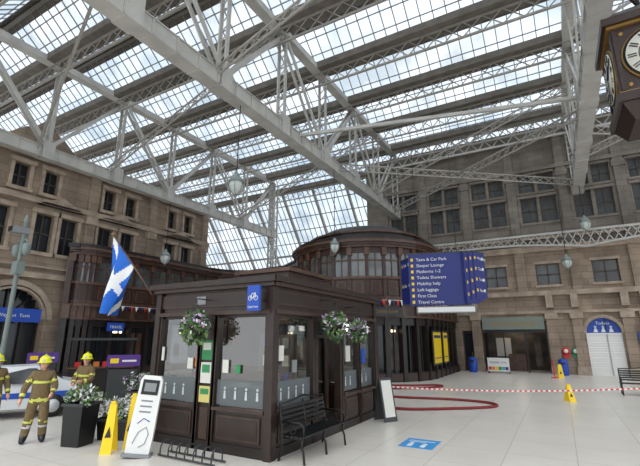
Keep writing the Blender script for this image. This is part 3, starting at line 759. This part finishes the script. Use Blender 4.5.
# bike rack
b=MB('bicycle_rack'); b.M=T(-7.0,6.3)
b.tube([(0,0,.03),(1.45,0,.03)],.018,DGREY,8); b.tube([(0,-.28,.03),(1.45,-.28,.03)],.018,DGREY,8)
for i in range(7):
    x=.05+i*.22
    b.tube([(x,0,.03)]+[(x,-.14+.14*math.cos(a),.14+.13*math.sin(a)) for a in [math.pi*j/8 for j in range(9)]]+[(x,-.28,.03)],.014,DGREY,6)
b.make()

# planters
def planter(x,y,w_,d_,h_,deg,fh,n,ms):
    p=MB('flower_planter'); p.M=T(x,y,0,deg)
    p.add([(-w_/2*.85,-d_/2*.85,0),(w_/2*.85,-d_/2*.85,0),(w_/2*.85,d_/2*.85,0),(-w_/2*.85,d_/2*.85,0),(-w_/2,-d_/2,h_),(w_/2,-d_/2,h_),(w_/2,d_/2,h_),(-w_/2,d_/2,h_)],[(0,3,2,1),(0,1,5,4),(1,2,6,5),(2,3,7,6),(3,0,4,7),(4,5,6,7)],BLACK)
    p.b(-w_/2-.03,w_/2+.03,-d_/2-.03,d_/2+.03,h_-.06,h_,DGREY)
    for i in range(n):
        cx_=random.uniform(-w_/2,w_/2); cy_=random.uniform(-d_/2,d_/2)
        foliage(p,(cx_,cy_,h_+random.uniform(.05,fh)),.16,34,ms,.05)
    p.make()
planter(-9.2,5.75,.5,.5,.85,15,.25,14,[LEAF,LEAF,LEAF2,FLW])
planter(-9.0,6.5,.75,.4,.45,25,.35,24,[LEAF,LEAF2,FLW,FLW,FLW])
planter(-9.5,8.0,1.7,.5,.85,30,.35,28,[LEAF,LEAF,LEAF2,FLW,FLP])

# promo stands, stall, parked car
def stand(x,y,deg):
    s=MB('promo_stand'); s.M=T(x,y,0,deg)
    s.b(-.5,.5,-.04,.04,1.3,1.66,PURP); s.b(-.4,-.15,-.05,-.04,1.4,1.55,YEL); s.b(-.05,.38,-.05,-.04,1.44,1.5,WHITE)
    for xx in (-.47,.47): s.b(xx-.03,xx+.03,-.03,.03,0,1.66,BLACK); s.b(xx-.05,xx+.05,-.22,.22,0,.03,BLACK)
    s.b(-.47,.47,-.03,.03,.25,1.2,DGREY); s.make()
stand(-17.1,8.9,60); stand(-12.6,9.1,50)
st=MB('market_stall'); st.M=T(-17.6,11.6,0,60)
st.b(-1.2,1.2,-.4,.4,0,.95,WOODD); st.b(-1.3,1.3,-.5,.5,.95,1.0,WOODL)
for x in (-1.2,1.15): st.b(x,x+.05,-.4,-.35,1,2.1,BLACK); st.b(x,x+.05,.35,.4,1,2.1,BLACK)
st.b(-1.3,1.3,-.55,.55,2.1,2.2,DGREY)
for i in range(6): st.b(-1+i*.35,-.78+i*.35,-.2,.1,1.0,1.2,[TRED,GREEN,ORANGE][i%3])
st.make()
v=MB('parked_car'); v.M=T(-14.3,6.5,0,62)
CARP=mat('car_paint',(206,208,210),.25)
side=[(-1.95,.28),(-1.98,.65),(-1.85,.85),(-1.2,.93),(-.65,1.38),(.75,1.42),(1.45,1.0),(1.9,.9),(1.98,.6),(1.95,.28)]
n8=len(side); wdt=.8
def sh(z): return wdt if z<.95 else wdt-.16
vs=[(x,-sh(z),z) for x,z in side]+[(x,sh(z),z) for x,z in side]
v.add(vs,[tuple(range(n8)),tuple(range(2*n8-1,n8-1,-1))]+[(i,i+n8,(i+1)%n8+n8,(i+1)%n8) for i in range(n8)],CARP)
for sg in (-1,1):
    v.add([(-1.05,sg*.805,.95),(-.6,sg*.66,1.32),(.02,sg*.655,1.35),(.02,sg*.805,.95)],[(0,1,2,3)],DGL); v.add([(.1,sg*.805,.95),(.1,sg*.655,1.35),(.72,sg*.66,1.35),(1.25,sg*.805,.98)],[(0,1,2,3)],DGL)
    for xx in (-1.25,1.25): v.tube([(xx,sg*.62,.31),(xx,sg*.82,.31)],[.31,.31],BLACK,20); v.tube([(xx,sg*.82,.31),(xx,sg*.84,.31)],[.18,.18],SILV,16)
    v.b(-1.99,-1.9,sg*.6-.14,sg*.6+.14,.62,.74,WHITE); v.b(1.9,2.0,sg*.6-.14,sg*.6+.14,.65,.8,TRED)
    v.b(-1.9,1.9,sg*.8-.01,sg*.8+.01,.55,.7,BLUE)
v.add([(-1.17,-.62,.97),(-1.17,.62,.97),(-.68,.56,1.37),(-.68,-.56,1.37)],[(0,1,2,3)],DGL); v.add([(1.42,-.62,1.04),(1.42,.62,1.04),(.8,.56,1.42),(.8,-.56,1.42)],[(3,2,1,0)],DGL)
v.b(-2.02,-1.95,-.7,.7,.3,.5,BLACK); v.b(1.95,2.02,-.7,.7,.3,.5,BLACK); v.make()

# lamp post
p=MB('lamp_and_camera_post'); p.M=T(-16.6,7.3)@Matrix.Scale(1.13,4)
p.lathe((0,0,0),[(.18,0),(.18,.25),(.1,.35),(.075,.5),(.06,5.6),(.09,5.65),(.02,5.85)],PALEG,12)
p.tube([(-.3,0,5.0),(.3,0,5.0)],.03,PALEG,6)
for sx in (-1,1):
    p.tube([(sx*.3,.0,5.0),(sx*.3,-.0,4.85)],.03,PALEG,6)
    p.lathe((sx*.3,0,4.6),[(.03,-.12),(.1,-.06),(.12,.05),(.12,.22),(.06,.28)],PALEG,12)
p.b(-.14,.14,-.4,.1,5.2,5.4,GREY); p.b(-.12,.12,-.42,-.4,5.22,5.38,BLACK)
p.b(-.16,.16,-.12,.12,3.9,4.3,PALEG)
p.make()

# ---------------------------------------------------------------- firefighters
def skinmesh(verts,edges,radii,levels=2):
    me=bpy.data.meshes.new('sk'); bm=bmesh.new(); L_=bm.verts.layers.skin.verify()
    bv=[bm.verts.new(v) for v in verts]; bm.verts.ensure_lookup_table()
    for a,b_ in edges: bm.edges.new((bv[a],bv[b_]))
    for v,r_ in zip(bv,radii): v[L_].radius=(r_,r_) if not isinstance(r_,tuple) else r_
    bv[0][L_].use_root=True
    bm.to_mesh(me); bm.free()
    ob=bpy.data.objects.new('sk',me); scene.collection.objects.link(ob)
    m=ob.modifiers.new('s','SKIN'); m.use_smooth_shade=True; m2=ob.modifiers.new('b','SUBSURF'); m2.levels=levels; m2.render_levels=levels
    bpy.context.view_layer.update()
    dg=bpy.context.evaluated_depsgraph_get(); r=bpy.data.meshes.new_from_object(ob.evaluated_get(dg))
    bpy.data.objects.remove(ob); bpy.data.meshes.remove(me); return r
def firefighter(x,y,deg,pose,helmet=True):
    root=bpy.data.objects.new('firefighter',None); scene.collection.objects.link(root); root.empty_display_size=.2
    root.location=(x,y,0); root.rotation_euler=(0,0,math.radians(deg))
    eL,wL,eR,wR=pose['arms']; kL,aL,kR,aR=pose['legs']
    vs=[(0,0,.93),(0,0,1.08),(0,.01,1.26),(0,.015,1.40),(0,.01,1.49),(0,0,1.55),
        (.17,.015,1.41),(-.17,.015,1.41),eL,wL,eR,wR,
        (.1,0,.86),(-.1,0,.86),kL,aL,kR,aR,
        (aL[0]+.02,aL[1]-.17,.05),(aR[0]-.02,aR[1]-.17,.05),(aL[0],aL[1]+.05,.06),(aR[0],aR[1]+.05,.06)]
    es=[(0,1),(1,2),(2,3),(3,4),(4,5),(3,6),(3,7),(6,8),(8,9),(7,10),(10,11),(0,12),(0,13),(12,14),(14,15),(13,16),(16,17),(15,18),(17,19),(15,20),(17,21)]
    rs=[(.19,.15),(.185,.145),(.2,.15),(.15,.12),.07,.055,.09,.09,.075,.055,.075,.055,.12,.12,.1,.085,.1,.085,.05,.05,.05,.05]
    me=skinmesh(vs,es,rs)
    mats=[TAN,REFL,SILV,BLACK,SKIN]
    for m in mats: me.materials.append(m)
    def dseg(p,a,b_):
        a=V(a);b_=V(b_);t=max(0,min(1,(p-a).dot(b_-a)/(b_-a).length_squared)); return (p-a.lerp(b_,t)).length,t
    for f_ in me.polygons:
        c_=f_.center; f_.use_smooth=True; mi=0
        dl,tl=dseg(c_,eL,wL); dr_,tr=dseg(c_,eR,wR); arm=min(dl,dr_)<.085; ta=tl if dl<dr_ else tr
        ul,_=dseg(c_,(.17,.015,1.41),eL); ur,_=dseg(c_,(-.17,.015,1.41),eR); uarm=(min(ul,ur)<.09 and abs(c_.x)>.19)
        if arm: mi=1 if .55<ta<.75 else 0
        elif uarm: mi=1 if 1.26<c_.z<1.31 else 0
        elif c_.z>1.5: mi=4
        elif 1.21<c_.z<1.26: mi=1
        elif .84<c_.z<.9: mi=1
        elif .42<c_.z<.46: mi=1
        elif .31<c_.z<.35: mi=2
        elif c_.z<.16: mi=3
        f_.material_index=mi
    ob=bpy.data.objects.new('body',me); scene.collection.objects.link(ob); ob.parent=root
    hd=MB('head'); hd.M=Matrix.Translation((0,-.01,1.63))@Matrix.Rotation(math.radians(pose.get('turn',0)),4,'Z')
    hd.ell((0,0,0),(.075,.093,.115),SKIN,18,12); hd.ell((0,-.03,-.055),(.055,.06,.05),SKIN)
    hd.add([(0,-.092,.02),(-.016,-.085,-.028),(.016,-.085,-.028),(0,-.118,-.022)],[(0,1,3),(0,3,2),(1,2,3)],SKIN)
    for sx in (-1,1):
        hd.ell((sx*.03,-.082,.008),(.012,.008,.007),WHITE,8,6); hd.ell((sx*.03,-.089,.008),(.005,.004,.005),BLACK,6,5)
        hd.b(sx*.03-.016,sx*.03+.016,-.092,-.084,.024,.03,HAIR); hd.ell((sx*.077,.005,-.005),(.01,.018,.03),SKIN,8,6)
    hd.ell((0,-.083,-.058),(.024,.008,.006),LIPS,8,5)
    hd.ell((0,.015,.02),(.08,.09,.108),HAIR,14,8)
    hd.tube([(0,.0,-.14),(0,0,-.05)],[.055,.055],SKIN,12)
    hd.make(root)
    hm=MB('helmet'); hm.M=hd.M
    hm.lathe((0,.0,.03),[(.155,0),(.15,.012),(.118,.02),(.116,.06),(.1,.11),(.06,.145),(.01,.158)],LIME,24)
    hm.tube([(0,-.11,.1),(0,-.07,.17),(0,0,.2),(0,.07,.17),(0,.11,.1)],[.01,.018,.02,.018,.01],LIME,8)
    hm.b(-.03,.03,-.125,-.11,.06,.11,SILV); hm.tube([(-.08,.02,-.02),(-.06,-.02,-.1),(0,-.04,-.12),(.06,-.02,-.1),(.08,.02,-.02)],.006,BLACK,5); hm.make(root)
    for nm,e,w_,sx in (('hand_left',eL,wL,1),('hand_right',eR,wR,-1)):
        d=(V(w_)-V(e)).normalized(); hn=MB(nm); fw=V((0,-1,0)); fw=(fw-d*fw.dot(d)).normalized(); sd=d.cross(fw).normalized()
        if sd.dot(V((sx,0,0)))<0: sd=-sd
        w0=V(w_)
        hn.tube([w0-d*.02,w0+d*.02,w0+d*.06,w0+d*.095],[.03,.036,.04,.03],SKIN,10)
        for i,ln in enumerate((.068,.078,.072,.056)):
            o_=fw*(.03-.02*i); b0=w0+d*.085+o_
            hn.tube([b0,b0+d*ln*.45,b0+d*ln*.8-sd*ln*.25,b0+d*ln*.95-sd*ln*.5],[.0095,.009,.008,.006],SKIN,7)
        b0=w0+d*.03+fw*.03; hn.tube([b0,b0+fw*.03+d*.02,b0+fw*.04+d*.05-sd*.01],[.012,.01,.008],SKIN,7)
        hn.make(root)
    bt_=MB('collar'); bt_.lathe((0,.01,1.44),[(.085,0),(.08,.05),(.07,.06)],TAN,14)
    bt_.make(root)
P1={'arms':((.27,-.02,1.15),(.22,-.2,1.0),(-.3,.02,1.14),(-.34,-.1,.9)),'legs':((.13,-.1,.48),(.15,.02,.08),(-.14,-.02,.48),(-.19,.0,.08)),'turn':-15}
P2={'arms':((.26,-.08,1.14),(.12,-.28,1.12),(-.26,-.06,1.14),(-.1,-.27,1.06)),'legs':((.11,-.02,.48),(.12,0,.08),(-.11,-.02,.48),(-.12,0,.08)),'turn':20}
P3={'arms':((.27,.02,1.14),(.3,-.06,.88),(-.27,0,1.14),(-.28,-.1,.88)),'legs':((.11,-.04,.48),(.13,.02,.08),(-.11,.0,.48),(-.12,.1,.08)),'turn':0}
firefighter(-10.25,5.4,60,P1); firefighter(-11.0,6.85,20,P2); firefighter(-11.95,5.2,80,P3)
